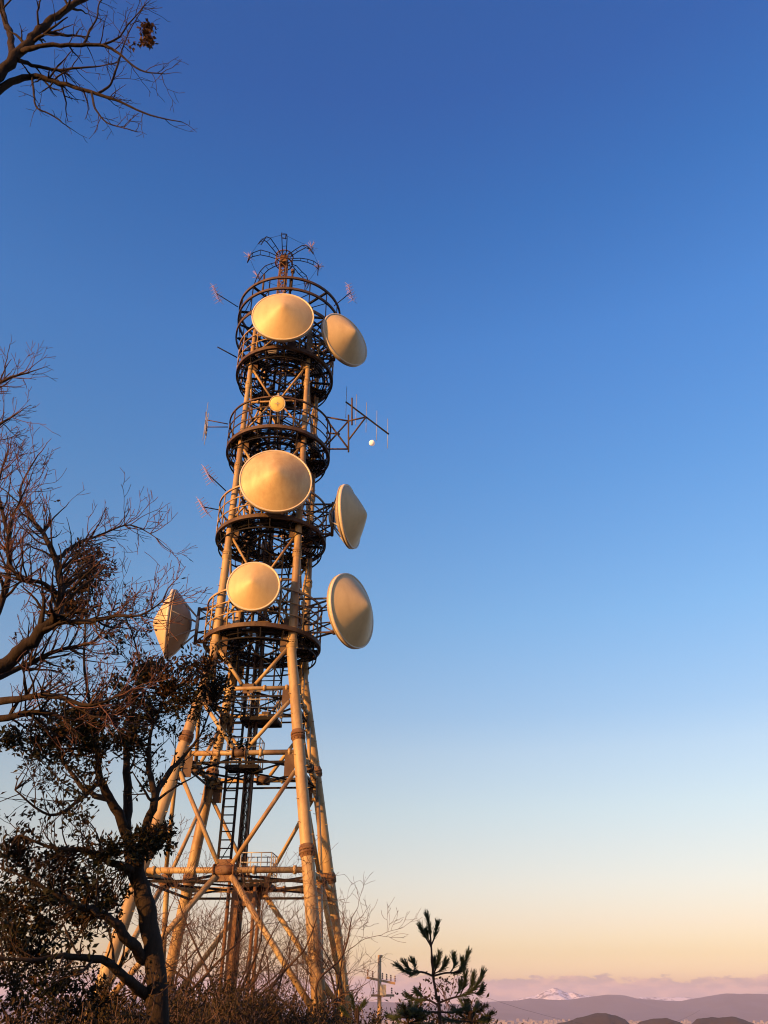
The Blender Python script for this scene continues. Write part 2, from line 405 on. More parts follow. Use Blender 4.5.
# ring platforms
r3 = random.Random(5)
for idx, (h, r) in enumerate(RINGS):
    mb = MB()
    mb.annulus_band(TC, r - .06, r, h - .10, h + .08, 72)
    mb.annulus_band(TC, r - .14, r - .06, h - .10, h - .07, 72)
    pl = mb.build('platform', M_STEEL, tower)
    ri = MB(); ri.annulus_band(TC, r * .80, r * .80 + .07, h - .20, h - .06, 64); ri.annulus_band(TC, r - .22, r - .17, h - .56, h - .50, 72)
    for k in range(16):
        t = k * math.pi / 8 + .1; d = Vector((math.cos(t), math.sin(t), 0))
        ri.bar(TC + d * .9 + Vector((0, 0, h - .13)), TC + d * (r - .15) + Vector((0, 0, h - .13)), .06, .12)
        ri.bar(TC + d * (r - .19) + Vector((0, 0, h - .5)), TC + d * (r - .1) + Vector((0, 0, h - .1)), .04, .04)
        if k % 2 == 0: ri.bar(TC + d * (r - .19) + Vector((0, 0, h - .5)), TC + d * 1.3 + Vector((0, 0, h - .75)), .04, .04)
    ri.annulus_band(TC, r * .52, r * .52 + .06, h - .24, h - .1, 48)
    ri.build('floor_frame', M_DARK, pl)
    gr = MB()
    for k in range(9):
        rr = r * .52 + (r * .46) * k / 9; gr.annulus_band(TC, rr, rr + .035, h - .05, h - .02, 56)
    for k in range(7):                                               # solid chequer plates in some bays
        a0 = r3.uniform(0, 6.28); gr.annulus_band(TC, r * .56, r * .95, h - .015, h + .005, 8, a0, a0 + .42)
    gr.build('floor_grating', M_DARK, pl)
    ra = MB(); N = 14
    for k in range(N):
        t = 2 * math.pi * k / N + .17; d = Vector((math.cos(t), math.sin(t), 0)) * (r - .03)
        ra.tube([TC + d + Vector((0, 0, h)), TC + d + Vector((0, 0, h + 1.75))], .034, 6)
    for hh in (.6, 1.15): ra.hoop(TC, r - .03, h + hh, .032)
    ra.annulus_band(TC, r - .06, r + .01, h + 1.70, h + 1.78, 72)
    ra.build('railing', M_LEG if idx != 2 else M_STEEL, pl)
    # cabinets and pipe stubs standing on the floor
    for k in range(5):
        t = r3.uniform(0, 6.28); d = Vector((math.cos(t), math.sin(t), 0)); hh = r3.uniform(.5, 1.2)
        cb = MB(); cb.box(TC + d * (r * .7) + Vector((0, 0, h + .02 + hh / 2)), (r3.uniform(.3, .6), r3.uniform(.3, .5), hh), Matrix.Rotation(t, 3, 'Z'))
        cb.build('equipment_box', M_BOX if k % 2 else M_STEEL, pl)
    for k in range(14):
        t = r3.uniform(0, 6.28); d = Vector((math.cos(t), math.sin(t), 0)); t2 = t + r3.uniform(-.8, .8); d2 = Vector((math.cos(t2), math.sin(t2), 0))
        pp = MB(); z0 = h + r3.uniform(-.3, .3)
        pp.tube([TC + d * r3.uniform(.8, 1.9) + Vector((0, 0, z0)), TC + d2 * r3.uniform(1.0, 2.4) + Vector((0, 0, z0 + r3.uniform(.8, 2.2)))], .04, 6)
        pp.build('stay', M_STEEL if k % 3 else M_DARK, pl)
# top drum
mb = MB(); r = 2.85
for z in (33.2, 32.4): mb.annulus_band(TC, r - .09, r, z - .07, z + .07, 80)
mb.annulus_band(TC, r - .06, r, 31.1, 31.3, 80)
top = mb.build('platform', M_STEEL, tower)
mb = MB()
for k in range(16):
    t = 2 * math.pi * k / 16 + .1; d = Vector((math.cos(t), math.sin(t), 0))
    z = Vector((0, 0, 1))
    mb.bar(TC + d * (r - .05) + z * 31.2, TC + d * (r - .05) + z * 33.2, .05, .05)
    t2 = t + 2 * math.pi / 16; d2 = Vector((math.cos(t2), math.sin(t2), 0))
    mb.bar(TC + d * (r - .05) + z * 31.3, TC + d2 * (r - .05) + z * 32.35, .035, .035)
    mb.bar(TC + d * (r - .1) + z * 31.2, TC + d * 1.0 + z * 31.2, .06, .1)
    if k % 2 == 0:
        mb.bar(TC + d * (r - .1) + z * 33.15, TC + d * .25 + z * 33.15, .09, .12)
        mb.bar(TC + d * (r - .1) + z * 31.2, TC + d * 1.3 + z * 29.9, .05, .05)
mb.annulus_band(TC, 1.5, 1.57, 31.08, 31.2, 48); mb.annulus_band(TC, 2.2, 2.26, 31.08, 31.2, 48)
mb.build('drum_frame', M_DARK, top)
for (dx, dy, hh) in ((-1.0, -2.55, .55), (.2, -2.72, .8), (.55, -2.6, .7)):
    pp = MB(); pp.tube([tl(dx, dy, 32.4), tl(dx, dy, 32.4 + hh + .8)], .055, 8)
    if hh == .7: pp.tube([tl(dx, dy, 33.75), tl(dx, dy, 33.95)], .11, 8)
    pp.build('whip_post', M_STEEL, top)

# ------------------------------------------------------------------ rotating star antenna on the top
HUB = 37.6
TOPC = TC.copy(); TC = tl(-.62, 0, 0)
star = empty('star_antenna', (TX, TY, 33.2), 'star shaped antenna of drooping double arms on the topmost mast of the tower', 'antenna')
def sl(x, y, h): return tl(x - .62, y, h)
mm = MB()
for a, b in SG: mm.bar(sl(a * .21, b * .21, 33.2), sl(a * .19, b * .19, HUB), .05)
h = 33.3; k = 0
while h < HUB - .3:
    for i in range(4):
        (a, b), (c, d) = face(i)
        if k % 2: a, b, c, d = c, d, a, b
        mm.bar(sl(a * .2, b * .2, h), sl(c * .2, d * .2, h + .5), .03)
        mm.bar(sl(a * .2, b * .2, h), sl(c * .2, d * .2, h), .03)
    h += .5; k += 1
mm.build('mast', M_RUST, star)
hb = MB()
for z in (-.3, .3): hb.hoop(TC, .5, HUB + z, .035, 32)
for k in range(16):
    t = k * math.pi / 8; d = Vector((math.cos(t), math.sin(t), 0)); d2 = Vector((math.cos(t + .39), math.sin(t + .39), 0))
    hb.tube([TC + d * .5 + Vector((0, 0, HUB - .3)), TC + d2 * .5 + Vector((0, 0, HUB + .3))], .022, 5)
    hb.tube([TC + d * .5 + Vector((0, 0, HUB + .3)), TC + Vector((0, 0, HUB + .3))], .02, 5)
hb.box(TC + Vector((0, 0, HUB)), (.35, .35, .6)); hb.build('hub', M_RUST, star)
_tl = tl
tips = []
for k in range(8):
    t = 2 * math.pi * k / 8 + .16 + r3.uniform(-.1, .1); d = Vector((math.cos(t), math.sin(t), 0)); n = Vector((-d.y, d.x, 0))
    am = MB(); P = [(x * r3.uniform(.84, .95), z + r3.uniform(-.1, .1)) for x, z in ((.5, .12), (1.05, .26), (1.6, .28), (2.0, .1), (2.28, -.3), (2.36, -.75))]
    for s in (-1, 1):
        am.tube([TC + d * x + n * s * (.10 + .05 * math.sin(i * .6)) + Vector((0, 0, HUB + z * (1 if s > 0 else .75))) for i, (x, z) in enumerate(P)], .027, 6)
    for x, z in P[1:]: am.tube([TC + d * x + n * .13 + Vector((0, 0, HUB + z)), TC + d * x - n * .13 + Vector((0, 0, HUB + z * .75))], .016, 5)
    arm = am.build('arm', M_DARK, star)
    tip = TC + d * 2.05 + Vector((0, 0, HUB - .15)); tips.append(tip)
    if k in (1, 3, 4, 7, 0):
        dm = MB()
        for j in range(9):
            v = Vector((r3.uniform(-1, 1), r3.uniform(-1, 1), r3.uniform(-1, 1))).normalized() * r3.uniform(.2, .5)
            dm.tube([tip - v, tip + v], .011, 4)
        dm.build('dipole', M_PINK, arm)
wm = MB()
for k in range(8): wm.tube([tips[k], (tips[k] + tips[(k + 1) % 8]) / 2 - Vector((0, 0, .06)), tips[(k + 1) % 8]], .009, 4)
wm.build('guy_wire', M_DARK, star)

TC = TOPC
# ------------------------------------------------------------------ dishes
def dish(px, py, Y, phi, rad, label, cone=.5, shroud=.13, bowl=.3, anchor=None, tilt=0.0, lat=True, group='cone fronted microwave dishes on the tower', material=None):
    """phi: bearing of the axis, 0 = towards the viewer's side, + = to the right (degrees)"""
    c = at(px, py, Y); p = R(phi); ax = Vector((math.sin(p), -math.cos(p), math.sin(R(tilt)))).normalized()
    sd = Vector((0, 0, 1)).cross(ax).normalized(); u = ax.cross(sd)
    M = Matrix((ax, sd, u)).transposed().to_4x4(); M.translation = c
    root = empty('microwave_dish', c - ax * .5, label, 'dish antenna', group)
    b = MB(); D = rad * cone
    prof = [(0.0, rad - .02)] + [(D * (1 - t) * (1 + .10 * t * 0) + .05 * D * math.sin(math.pi * (1 - t)) , (rad - .02) * t) for t in (.92, .8, .66, .5, .36, .24)]
    tipx = D * 1.0
    prof += [(prof[-1][0] + D * .085, rad * .14), (prof[-1][0] + D * .135, rad * .07), (prof[-1][0] + D * .155, 0)]
    b.lathe(prof, M); b.build('radome', material or M_RADOME, root)
    b = MB(); b.lathe([(.0, rad - .05), (.035, rad - .02), (.035, rad + .03), (-.10, rad + .035), (-.10, rad)], M, 72)
    b.build('rim', M_RIM, root)
    b = MB(); b.lathe([(-.10, rad - .005), (-shroud, rad - .02), (-shroud - .02, rad + .02), (-shroud - .06, rad + .02), (-shroud - .06, rad - .05)], M, 72); b.build('shroud', M_BACK, root)
    b = MB(); b.lathe([(-shroud - .05, rad - .03)] + [(-shroud - .05 - rad * bowl * (1 - t * t), rad * t) for t in (.85, .7, .55, .4, .25, .12, 0)], M)
    b.build('reflector', M_BACK, root)
    b = MB(); bk = -shroud - .05 - rad * bowl
    for k in range(8):
        t = k * math.pi / 4; v = sd * math.cos(t) + u * math.sin(t)
        b.tube([c + ax * (-shroud - .03) + v * (rad + .0), c + ax * (bk - .25) + v * .38], .03, 6)
    b.lathe([(bk - .20, .1), (bk - .20, .45), (bk - .30, .45), (bk - .30, .1)], M, 24)
    b.build('back_frame', M_GALV, root)
    b = MB(); q = c + ax * (bk - .25)
    b.tube([q - u * .9, q + u * .9], .075, 10)
    tgt = Vector((TX, TY, 0)); 
    for s in (-.8, .8):
        z = q.z + s; t0 = Vector((TX, TY, z)); dr = Vector((q.x, q.y, z)) - t0; L = dr.length; dr.normalize()
        st = t0 + dr * min(1.5, L * .5); nn = Vector((-dr.y, dr.x, 0))
        for e in (-.55, .55): b.bar(q + u * s, st + nn * e, .07)
        b.bar(q + u * s, st + Vector((0, 0, -s * 1.6)), .05)
        for e in (-.55, .55): b.bar(q + u * s * .4, st + nn * e + Vector((0, 0, -s * .4)), .05)
        b.bar(st + nn * .55, st - nn * .55, .06)
    b.build('mount_frame', M_STEEL, root)
    return root
DY = TY
dish(283, 316.5, DY - 3.3, 4, 1.55, 'highest cone fronted dish on the tower, facing forward below the star antenna', cone=.56)
dish(345.5, 339.5, DY - 1.6, 44, 1.50, 'upper right cone fronted dish beside the topmost one, half in shade', cone=.58)
dish(276, 480.5, DY - 3.2, 9, 1.60, 'largest forward facing dish with stained radome midway up the tower', cone=.57, material=M_STAINED)
dish(350.5, 516.5, DY - 1.3, 74, 1.49, 'grey shaded dish seen edge on at the right with a bright rim', cone=.56)
dish(352.3, 610.5, DY - 1.7, 58, 1.62, 'lower right dish with its cone half sunlit and half shaded', cone=.58)
dish(253.5, 586, DY - 3.1, 2, 1.09, 'smallest of the forward facing cone dishes, on the lowest ring platform', cone=.5)
dish(169.5, 624, DY + .5, -81, 1.55, 'dish pointing left beside the leafy tree with struts behind its bowl', cone=.5, bowl=.52)
# flat panel dish
c = at(277.5, 404, DY - 2.75); ax = Vector((-.02, -1, -.5)).normalized(); sd = Vector((0, 0, 1)).cross(ax).normalized(); u = ax.cross(sd)
M = Matrix((ax, sd, u)).transposed().to_4x4(); M.translation = c
dr = empty('drum_antenna', c, 'small flat round yellow antenna on the railing of a ring platform', 'dish antenna')
b = MB(); b.lathe([(.10, 0), (.11, .30), (.09, .345), (.05, .355)], M, 40); b.build('face', M_PANEL, dr)
b = MB(); b.lathe([(.05, .355), (.10, .355), (.115, .375), (.10, .395), (.02, .395)], M, 40)
b.bar(c + ax * .125 - sd * .12, c + ax * .125 + sd * .12, .02); b.bar(c + ax * .13 - u * .12, c + ax * .13 + u * .12, .02); b.build('rim', M_RIM, dr)
b = MB(); b.lathe([(.05, .36), (-.15, .36), (-.2, .2), (-.2, 0)], M, 40); b.tube([c - ax * .2, c - ax * .35], .06, 8); b.tube([c - ax * .33 - u * .9, c - ax * .33 + u * .6], .05, 8); b.build('housing', M_BACK, dr)

# ------------------------------------------------------------------ yagis
def yagi(p, q, el, lens, label, material, boomr=.025, er=.012, stub=None, arm=None, n=None, armat=None, armr=.045):
    p, q = Vector(p), Vector(q); root = empty('yagi_antenna', p, label, 'antenna', 'thin rod antennas on the tower')
    b = MB(); b.tube([p, q], boomr, 6); b.build('boom', armat or M_DARK, root)
    b = MB()
    for i, L in enumerate(lens):
        c0 = p.lerp(q, (i + .03) / (len(lens) - .9)); e = Vector(el).normalized(); b.tube([c0 - e * L / 2, c0 + e * L / 2], er, 5)
    b.build('elements', material, root)
    if arm:
        b = MB()
        for s, t in arm: b.tube([s, t], armr, 6)
        b.build('support_arm', M_STEEL, root)
    return root
Yr = DY - .6
A = lambda x, y, d=0: at(x, y, Yr + d)
yagi(A(346, 402, .9), A(388.5, 434, -.7), (0, 0, 1), [2.1, 2.0, 1.9, 1.85, 1.8], 'long rod antenna with five upright elements beside the moon', M_GALV, .045, .014,
     arm=[(A(326, 417), A(348.5, 421)), (A(326, 449), A(348.5, 449)), (A(326, 446), A(348, 421.5)), (A(326, 419), A(348, 448)), (A(348.5, 415), A(348.5, 452)), (A(352, 398), A(352, 425)), (A(326, 433), A(340, 434)), (A(348.5, 421), A(366, 417)), (A(348.5, 440), A(366, 417))])
Yl = DY - .8
A = lambda x, y, d=0: at(x, y, Yl + d)
yagi(A(205.5, 421, -1.4), A(207, 431, 1.2), (0, 0, 1), [2.3, 1.2, 1.1, 2.0, 1.0], 'thin upright rod antenna seen end on at the left of the second platform', M_GALV, .03, .014,
     arm=[(A(207, 420), A(228, 424)), (A(207, 427), A(228, 427)), (A(206, 412), A(206, 436))], armr=.028)
def small_yagi(px, py, sx, sy, Y, label):
    p, q = at(px, py, Y), at(sx, sy, TY - .3)
    d = (q - p).normalized(); root = yagi(q, p, Vector((.8, .4, .6)), [], label, M_PINK, .03, armat=M_DARK) if False else None
    root = empty('yagi_antenna', q, label, 'antenna', 'thin rod antennas on the tower')
    b = MB(); b.tube([q, p], .028, 6); b.build('boom', M_DARK, root)
    b = MB(); x = Vector((0, 0, 1)); y = d.cross(x).normalized(); bd = Vector((-.2, -.9, .15)).normalized() * .5
    b.tube([p - bd, p + bd], .016, 5)
    for i in range(6):
        c0 = p - bd + bd * (2 * i / 5); v = Vector((.7, .1, .72)).normalized() * (.36 - .02 * i); w = Vector((.72, .1, -.7)).normalized() * (.36 - .02 * i)
        b.tube([c0 - v, c0 + v], .010, 4); b.tube([c0 - w, c0 + w], .010, 4)
    b.build('elements', M_PINK, root)
small_yagi(216.5, 293.5, 238, 307, TY - .8, 'pale pinkish crossed rod antenna highest on the left of the tower')
small_yagi(350.5, 292.5, 334, 306, TY - .6, 'pale pinkish crossed rod antenna at the right above the upper right dish')
small_yagi(208.5, 474.5, 226, 491, TY - .8, 'pale crossed rod antenna at the left of the third platform, upper of two')
small_yagi(203.5, 507, 220, 510, TY - .8, 'pale crossed rod antenna at the left of the third platform, lower of two')
rd = MB(); rd.tube([at(217.5, 347, TY - .6), at(237, 357.5, TY - .3)], .035, 6)
tag(rd.build('rod_antenna', M_DARK), 'bare dark rod sticking out to the left of the upper platform', 'antenna', 'thin rod antennas on the tower')

# ------------------------------------------------------------------ trees
def jitter(r, k): return Vector((r.uniform(-k, k), r.uniform(-k, k), r.uniform(-k, k)))
def smooth(pts, n=4):
    """Catmull-Rom through control points (p, radius)"""
    out = []
    P = [Vector(p) for p, _ in pts]; Rr = [r for _, r in pts]
    for i in range(len(P) - 1):
        p0 = P[max(i - 1, 0)]; p1 = P[i]; p2 = P[i + 1]; p3 = P[min(i + 2, len(P) - 1)]
        for k in range(n):
            t = k / n
            out.append((0.5 * ((2 * p1) + (p2 - p0) * t + (2 * p0 - 5 * p1 + 4 * p2 - p3) * t * t + (3 * p1 - p0 - 3 * p2 + p3) * t ** 3), Rr[i] + (Rr[i + 1] - Rr[i]) * t))
    out.append((P[-1], Rr[-1])); return out
def limb(mb, pts, n=5, sides=9, wob=.012, r=rng):
    s = smooth(pts, n); s = [(p + jitter(r, min(wob, q * .3) if 0 < i < len(s) - 1 else 0), q * r.uniform(.94, 1.06)) for i, (p, q) in enumerate(s)]
    mb.tube([p for p, _ in s], [q for _, q in s], sides); return s
class Twigs:
    """bare branching below a limb; thick and fine wood go to different meshes"""
    def __init__(s, r, thick, fine, rmin=.0025, ratio=.62, spread=.75, upw=.25, curl=.22, step=.09, fine_r=.008, dens=7.0, tips=None, droop=0):
        s.__dict__.update(locals()); s.n = 0
    def grow(s, p, d, L, rad, lev):
        if lev < 0 or L < s.step * 1.2 or s.n > 16000: return
        s.n += 1
        r = s.r; n = max(3, int(L / s.step)); st = L / n; pts = [Vector(p)]; d = Vector(d).normalized(); dirs = [d]
        for i in range(n):
            d = (d + jitter(r, s.curl) + Vector((0, 0, s.upw * .25))).normalized(); pts.append(pts[-1] + d * st); dirs.append(d)
        rads = [max(rad * (1 - .72 * i / n), s.rmin) for i in range(n + 1)]
        (s.thick if rad > s.fine_r else s.fine).tube(pts, rads, 6 if rad > s.fine_r else (4 if rad > .004 else 3), False)
        if s.tips is not None and lev <= 1: s.tips.append((pts[-1], d)); s.tips.append((pts[len(pts) // 2], dirs[len(pts) // 2]))
        if lev == 0: return
        m = max(2, int(L * s.dens)) if lev > 1 else max(2, int(L * s.dens * 1.3))
        for k in range(m):
            t = r.uniform(.22, 1.0); i = min(int(t * n), n - 1); q = pts[i].lerp(pts[i + 1], t * n - i) if t < 1 else pts[-1]
            dd = dirs[i]; side = dd.cross(jitter(r, 1)); side = side.normalized() if side.length > 1e-5 else dd.orthogonal()
            nd = (dd * r.uniform(.45, 1) + side * s.spread * r.uniform(.7, 1.3) + Vector((0, 0, s.upw * .4))).normalized()
            s.grow(q, nd, L * s.ratio * r.uniform(.6, 1.15) * (1.1 - .45 * t), max(rads[i] * r.uniform(.45, .7), s.rmin), lev - 1)
    def along(s, pl, count, L, lev, t0=.2, rs=.6, bias=None):
        r = s.r
        for k in range(count):
            i = int(r.uniform(t0, .999) * (len(pl) - 1)); p, q = pl[i]; d = (pl[i + 1][0] - p).normalized()
            side = d.cross(jitter(r, 1)).normalized(); nd = d * r.uniform(.2, .9) + side * s.spread + Vector((0, 0, s.upw * .5))
            if bias: nd = nd + Vector(bias)
            s.grow(p, nd, L * r.uniform(.55, 1.2), max(q * rs * r.uniform(.5, .9), s.rmin * 2), lev)

class Leaves:
    def __init__(s, r): s.r = r; s.v = []; s.f = []
    def leaf(s, p, d, L, W):
        r = s.r; d = Vector(d).normalized(); n = d.cross(jitter(r, 1))
        n = n.normalized() if n.length > 1e-5 else d.orthogonal(); w = d.cross(n) * (W / 2); i = len(s.v); k = n * (L * r.uniform(-.06, .18))
        s.v += [p, p + d * L * .45 + w + k, p + d * L, p + d * L * .45 - w + k, p + d * L * .5]
        s.f += [(i, i + 1, i + 4), (i + 1, i + 2, i + 4), (i, i + 4, i + 3), (i + 4, i + 2, i + 3)]
    def tuft(s, p, d, n, L, W, spread=1.0, ln=.06):
        r = s.r
        for k in range(n):
            q = p + jitter(r, ln); s.leaf(q, Vector(d) * r.uniform(.2, .9) + jitter(r, spread), L * r.uniform(.55, 1.4), W * r.uniform(.65, 1.35))
    def build(s, name, material, parent=None):
        b = MB(); b.v = s.v; b.f = s.f; b.sm = [False] * len(s.f); return b.build(name, material, parent)

def W(pts, Y0):  # pixel polyline -> [(point, radius)]
    return [(at(x, y, Y0 + dy), r) for x, y, dy, r in pts]

# --- leafy evergreen tree at the left
r4 = random.Random(21); YE = 9.6
base = at(157, 1026, YE); gz = ground_z(base.x, base.y)
ev = empty('evergreen_tree', (base.x, base.y, gz), 'dark leafy evergreen tree with forked trunk standing left of the tower', 'tree')
tk = MB(); trunk = [(Vector((base.x + .03, base.y, gz - .1)), .15)] + W([(157, 1022, 0, 0.1098), (155, 965, 0, 0.0990), (147, 913, 0, 0.0936), (137, 872, .05, 0.0864), (126, 832, .1, 0.0585)], YE)
Lb = [limb(tk, trunk, sides=14)]
limbs = [
 [(126, 834, .1, 0.0599), (112, 800, .0, 0.0494), (100, 778, -.1, 0.0423), (98, 752, -.1, 0.0317), (92, 715, -.2, 0.0212), (84, 660, -.2, 0.0141), (88, 600, -.2, 0.0084), (90, 560, -.2, 0.0042)],
 [(126, 832, .1, 0.0635), (128, 795, .3, 0.0494), (126, 757, .4, 0.0388), (132, 715, .5, 0.0247), (140, 670, .5, 0.0141), (130, 625, .4, 0.0071)],
 [(138, 868, .05, 0.0599), (146, 829, -.2, 0.0494), (155, 797, -.3, 0.0388), (149, 766, -.3, 0.0282), (152, 730, -.3, 0.0176), (168, 690, -.3, 0.0084)],
 [(154, 800, -.3, 0.0353), (166, 776, -.2, 0.0282), (183, 757, -.1, 0.0212), (200, 735, 0, 0.0127), (214, 700, 0, 0.0071)],
 [(145, 960, 0, 0.0599), (128, 940, -.3, 0.0529), (115, 924, -.4, 0.0458), (95, 911, -.5, 0.0353), (70, 903, -.7, 0.0282), (30, 880, -.9, 0.0141), (0, 868, -1, 0.0084)],
 [(147, 995, 0, 0.0564), (125, 978, -.4, 0.0458), (106, 962, -.6, 0.0388), (72, 956, -.9, 0.0282), (30, 960, -1.2, 0.0176), (-10, 958, -1.4, 0.0106)],
 [(112, 800, 0, 0.0353), (85, 790, .3, 0.0282), (66, 765, .5, 0.0212), (50, 735, .6, 0.0127), (30, 725, .7, 0.0071)],
 [(137, 872, .05, 0.0423), (110, 862, -.4, 0.0353), (85, 850, -.6, 0.0282), (55, 848, -.8, 0.0176), (20, 835, -.9, 0.0084)],
 [(100, 780, -.1, 0.0282), (80, 800, -.5, 0.0212), (50, 815, -.8, 0.0141), (15, 790, -1, 0.0071)]]
for l in limbs: Lb.append(limb(tk, W(l, YE)))
fine = MB(); tips = []
tw = Twigs(r4, tk, fine, rmin=.003, upw=.2, curl=.2, spread=.8, dens=5.5, step=.08, tips=tips)
for pl in Lb[1:]: tw.along(pl, 14, .55, 2, .3, rs=.55)
LP = [p for pl in Lb[1:] for p, _ in pl[2:]]
lv = Leaves(r4); lb = Leaves(r4)
for p, d in tips:
    if r4.random() < .4: lv.tuft(p, d, r4.randint(5, 10), .062, .027)
CL = [(90,562,22),(80,590,26),(68,612,18),(150,668,18),(172,682,22),(205,665,18),(214,688,14),(130,695,24),(108,720,28),(150,715,18),(62,735,24),(88,745,26),(38,745,18),(10,740,12),(128,742,14),(186,702,14),(75,715,18),
 (28,880,28),(14,915,26),(55,895,26),(88,888,22),(105,905,18),(75,920,18),(40,930,20),(112,852,16),(140,846,13),(152,838,9),(163,836,12),(10,945,18),(30,962,26),(62,985,24),(18,1000,24),(95,1005,18),(20,855,13),(60,862,13)]
for ci, (x, y, rad) in enumerate(CL):
    cc = at(x, y, YE + r4.uniform(-.7, .6)); rw = rad / F * YE * 1.12
    for k in range(int((14 + rad * 3.4) * (1.15 if ci < 2 else .9))):
        o = jitter(r4, 1)
        if o.length > 1: o = o.normalized() * r4.random()
        q = cc + Vector((o.x * rw * 1.15, o.y * rw * 1.2, o.z * rw * .95)); dd = (o + Vector((0, 0, .5)))
        if k % 2 == 0:
            near = min(LP, key=lambda p: (p - q).length_squared + r4.random() * .05)
            if (near - q).length < .6:
                mid = near.lerp(q, .55) + jitter(r4, .06) - Vector((0, 0, .04)); fine.tube([near, near.lerp(mid, .55) + jitter(r4, .03), mid, q], [.008, .006, .0045, .003], 4, False)
        (lb if (ci < 6 and r4.random() < .75) or r4.random() < .14 else lv).tuft(q, dd, r4.randint(6, 11), .062, .027, 1.0, .05)  # upper clusters mostly take the browner leaf colour
tk.build('trunk', M_BARK, ev); fine.build('crown', M_TWIGD, ev); lv.build('foliage', M_LEAF, ev); tag(lb.build('foliage', M_BROWN, ev), 'browner leaves, mostly in the upper crown')

# --- bare tree whose trunk is just outside the left edge
def bare_tree(name, label, seed, basexy, trunk, limbs, bark, twig, twp, counts, group=None, dead=0, rs=.6):
    r = random.Random(seed); gz = ground_z(*basexy)
    root = empty(name, (basexy[0], basexy[1], gz), label, 'tree', group)
    tk, fn = MB(), MB(); tips = []
    tw = Twigs(r, tk, fn, tips=tips, **twp)
    if trunk: limb(tk, [(Vector((basexy[0], basexy[1], gz - .1)), trunk[0][1] * 1.25)] + trunk, sides=12, r=r)
    for l, (cnt, L, lev, t0) in zip(limbs, counts):
        pl = limb(tk, l, r=r, wob=.02); tw.along(pl, cnt, L, lev, t0, rs=rs)
        dd = (pl[-1][0] - pl[-2][0]); tw.grow(pl[-1][0], dd, L * .5, pl[-1][1], max(lev - 1, 1))
    tk.build('trunk', bark, root); fn.build('crown', twig, root)
    if dead:
        lv = Leaves(r)
        for p, d in tips:
            if r.random() < dead: lv.tuft(p, d, r.randint(1, 3), .06, .025, 1, .02)
        lv.build('dry_leaves', M_BROWN, root)
    return root
YB = 8.4
cr = at(-70, 760, YB)
bare_tree('bare_tree', 'leafless tree with long curving limb reaching in from the left edge', 33, (cr.x - .25, cr.y),
  [(at(-85, 860, YB), .2), (at(-70, 760, YB), .17), (at(-45, 700, YB), .14), (at(-15, 675, YB), .12)],
  [W([(-20, 678, 0, 0.0816), (10, 660, 0, 0.0748), (32, 640, -.1, 0.0680), (55, 618, -.1, 0.0578), (62, 585, -.1, 0.0408), (50, 545, 0, 0.0306), (32, 518, .1, 0.0204), (20, 490, .2, 0.0136), (38, 455, .3, 0.0068)], YB),
   W([(55, 620, -.1, 0.0340), (85, 622, -.3, 0.0272), (115, 616, -.5, 0.0190), (140, 615, -.6, 0.0122), (165, 600, -.7, 0.0054)], YB),
   W([(60, 595, -.1, 0.0238), (40, 582, -.3, 0.0218), (20, 578, -.5, 0.0204), (8, 555, -.5, 0.0170), (12, 520, -.5, 0.0122), (30, 480, -.5, 0.0054)], YB),
   W([(57, 560, 0, 0.0272), (75, 545, .3, 0.0204), (100, 535, .4, 0.0136), (130, 525, .4, 0.0082), (160, 540, .4, 0.0041)], YB),
   W([(-15, 640, .3, 0.0476), (5, 590, .4, 0.0374), (10, 545, .5, 0.0272), (-2, 490, .5, 0.0170), (8, 450, .5, 0.0095)], YB),
   W([(-40, 705, -.2, 0.0544), (10, 700, -.5, 0.0340), (50, 695, -.7, 0.0272), (90, 705, -.8, 0.0170), (130, 690, -.9, 0.0068)], YB),
   W([(-30, 690, 0, 0.0476), (10, 672, .5, 0.0340), (60, 650, .7, 0.0238), (95, 640, .7, 0.0136), (115, 605, .7, 0.0054)], YB),
   W([(-50, 720, -.2, 0.0476), (0, 718, -.4, 0.0340), (40, 712, -.4, 0.0272), (75, 720, -.4, 0.0136), (110, 715, -.4, 0.0054)], YB)],
  M_BARK, M_TWIG, dict(rmin=.0030, upw=.3, curl=.26, spread=.75, dens=5.4, step=.07, ratio=.6),
  [(48, .62, 3, .3), (34, .48, 3, .2), (40, .58, 3, .2), (36, .48, 3, .2), (44, .62, 3, .2), (36, .5, 3, .3), (50, .6, 3, .3), (34, .45, 3, .3)], dead=.03, rs=.6)
cr = at(-60, 500, 7.4)
bare_tree('bare_tree', 'leafless twigs reaching in high at the left edge above the others', 35, (-5.9, 7.2),
  [(Vector((-5.7, 7.2, 1.5)), .12), (Vector((-5.5, 7.3, 4.2)), .08)],
  [[(Vector((-5.5, 7.3, 4.2)), .07), (at(-60, 440, 7.4), .04), (at(-25, 400, 7.4), .03), (at(5, 380, 7.4), .018), (at(30, 372, 7.4), .008)],
   [(Vector((-5.5, 7.3, 4.2)), .06), (at(-50, 470, 7.4), .035), (at(-10, 432, 7.4), .02), (at(15, 415, 7.4), .008)]],
  M_BARK2, M_TWIG, dict(rmin=.0025, upw=.15, curl=.2, spread=.7, dens=6, step=.06, ratio=.6), [(22, .46, 3, .45), (18, .42, 3, .45)])
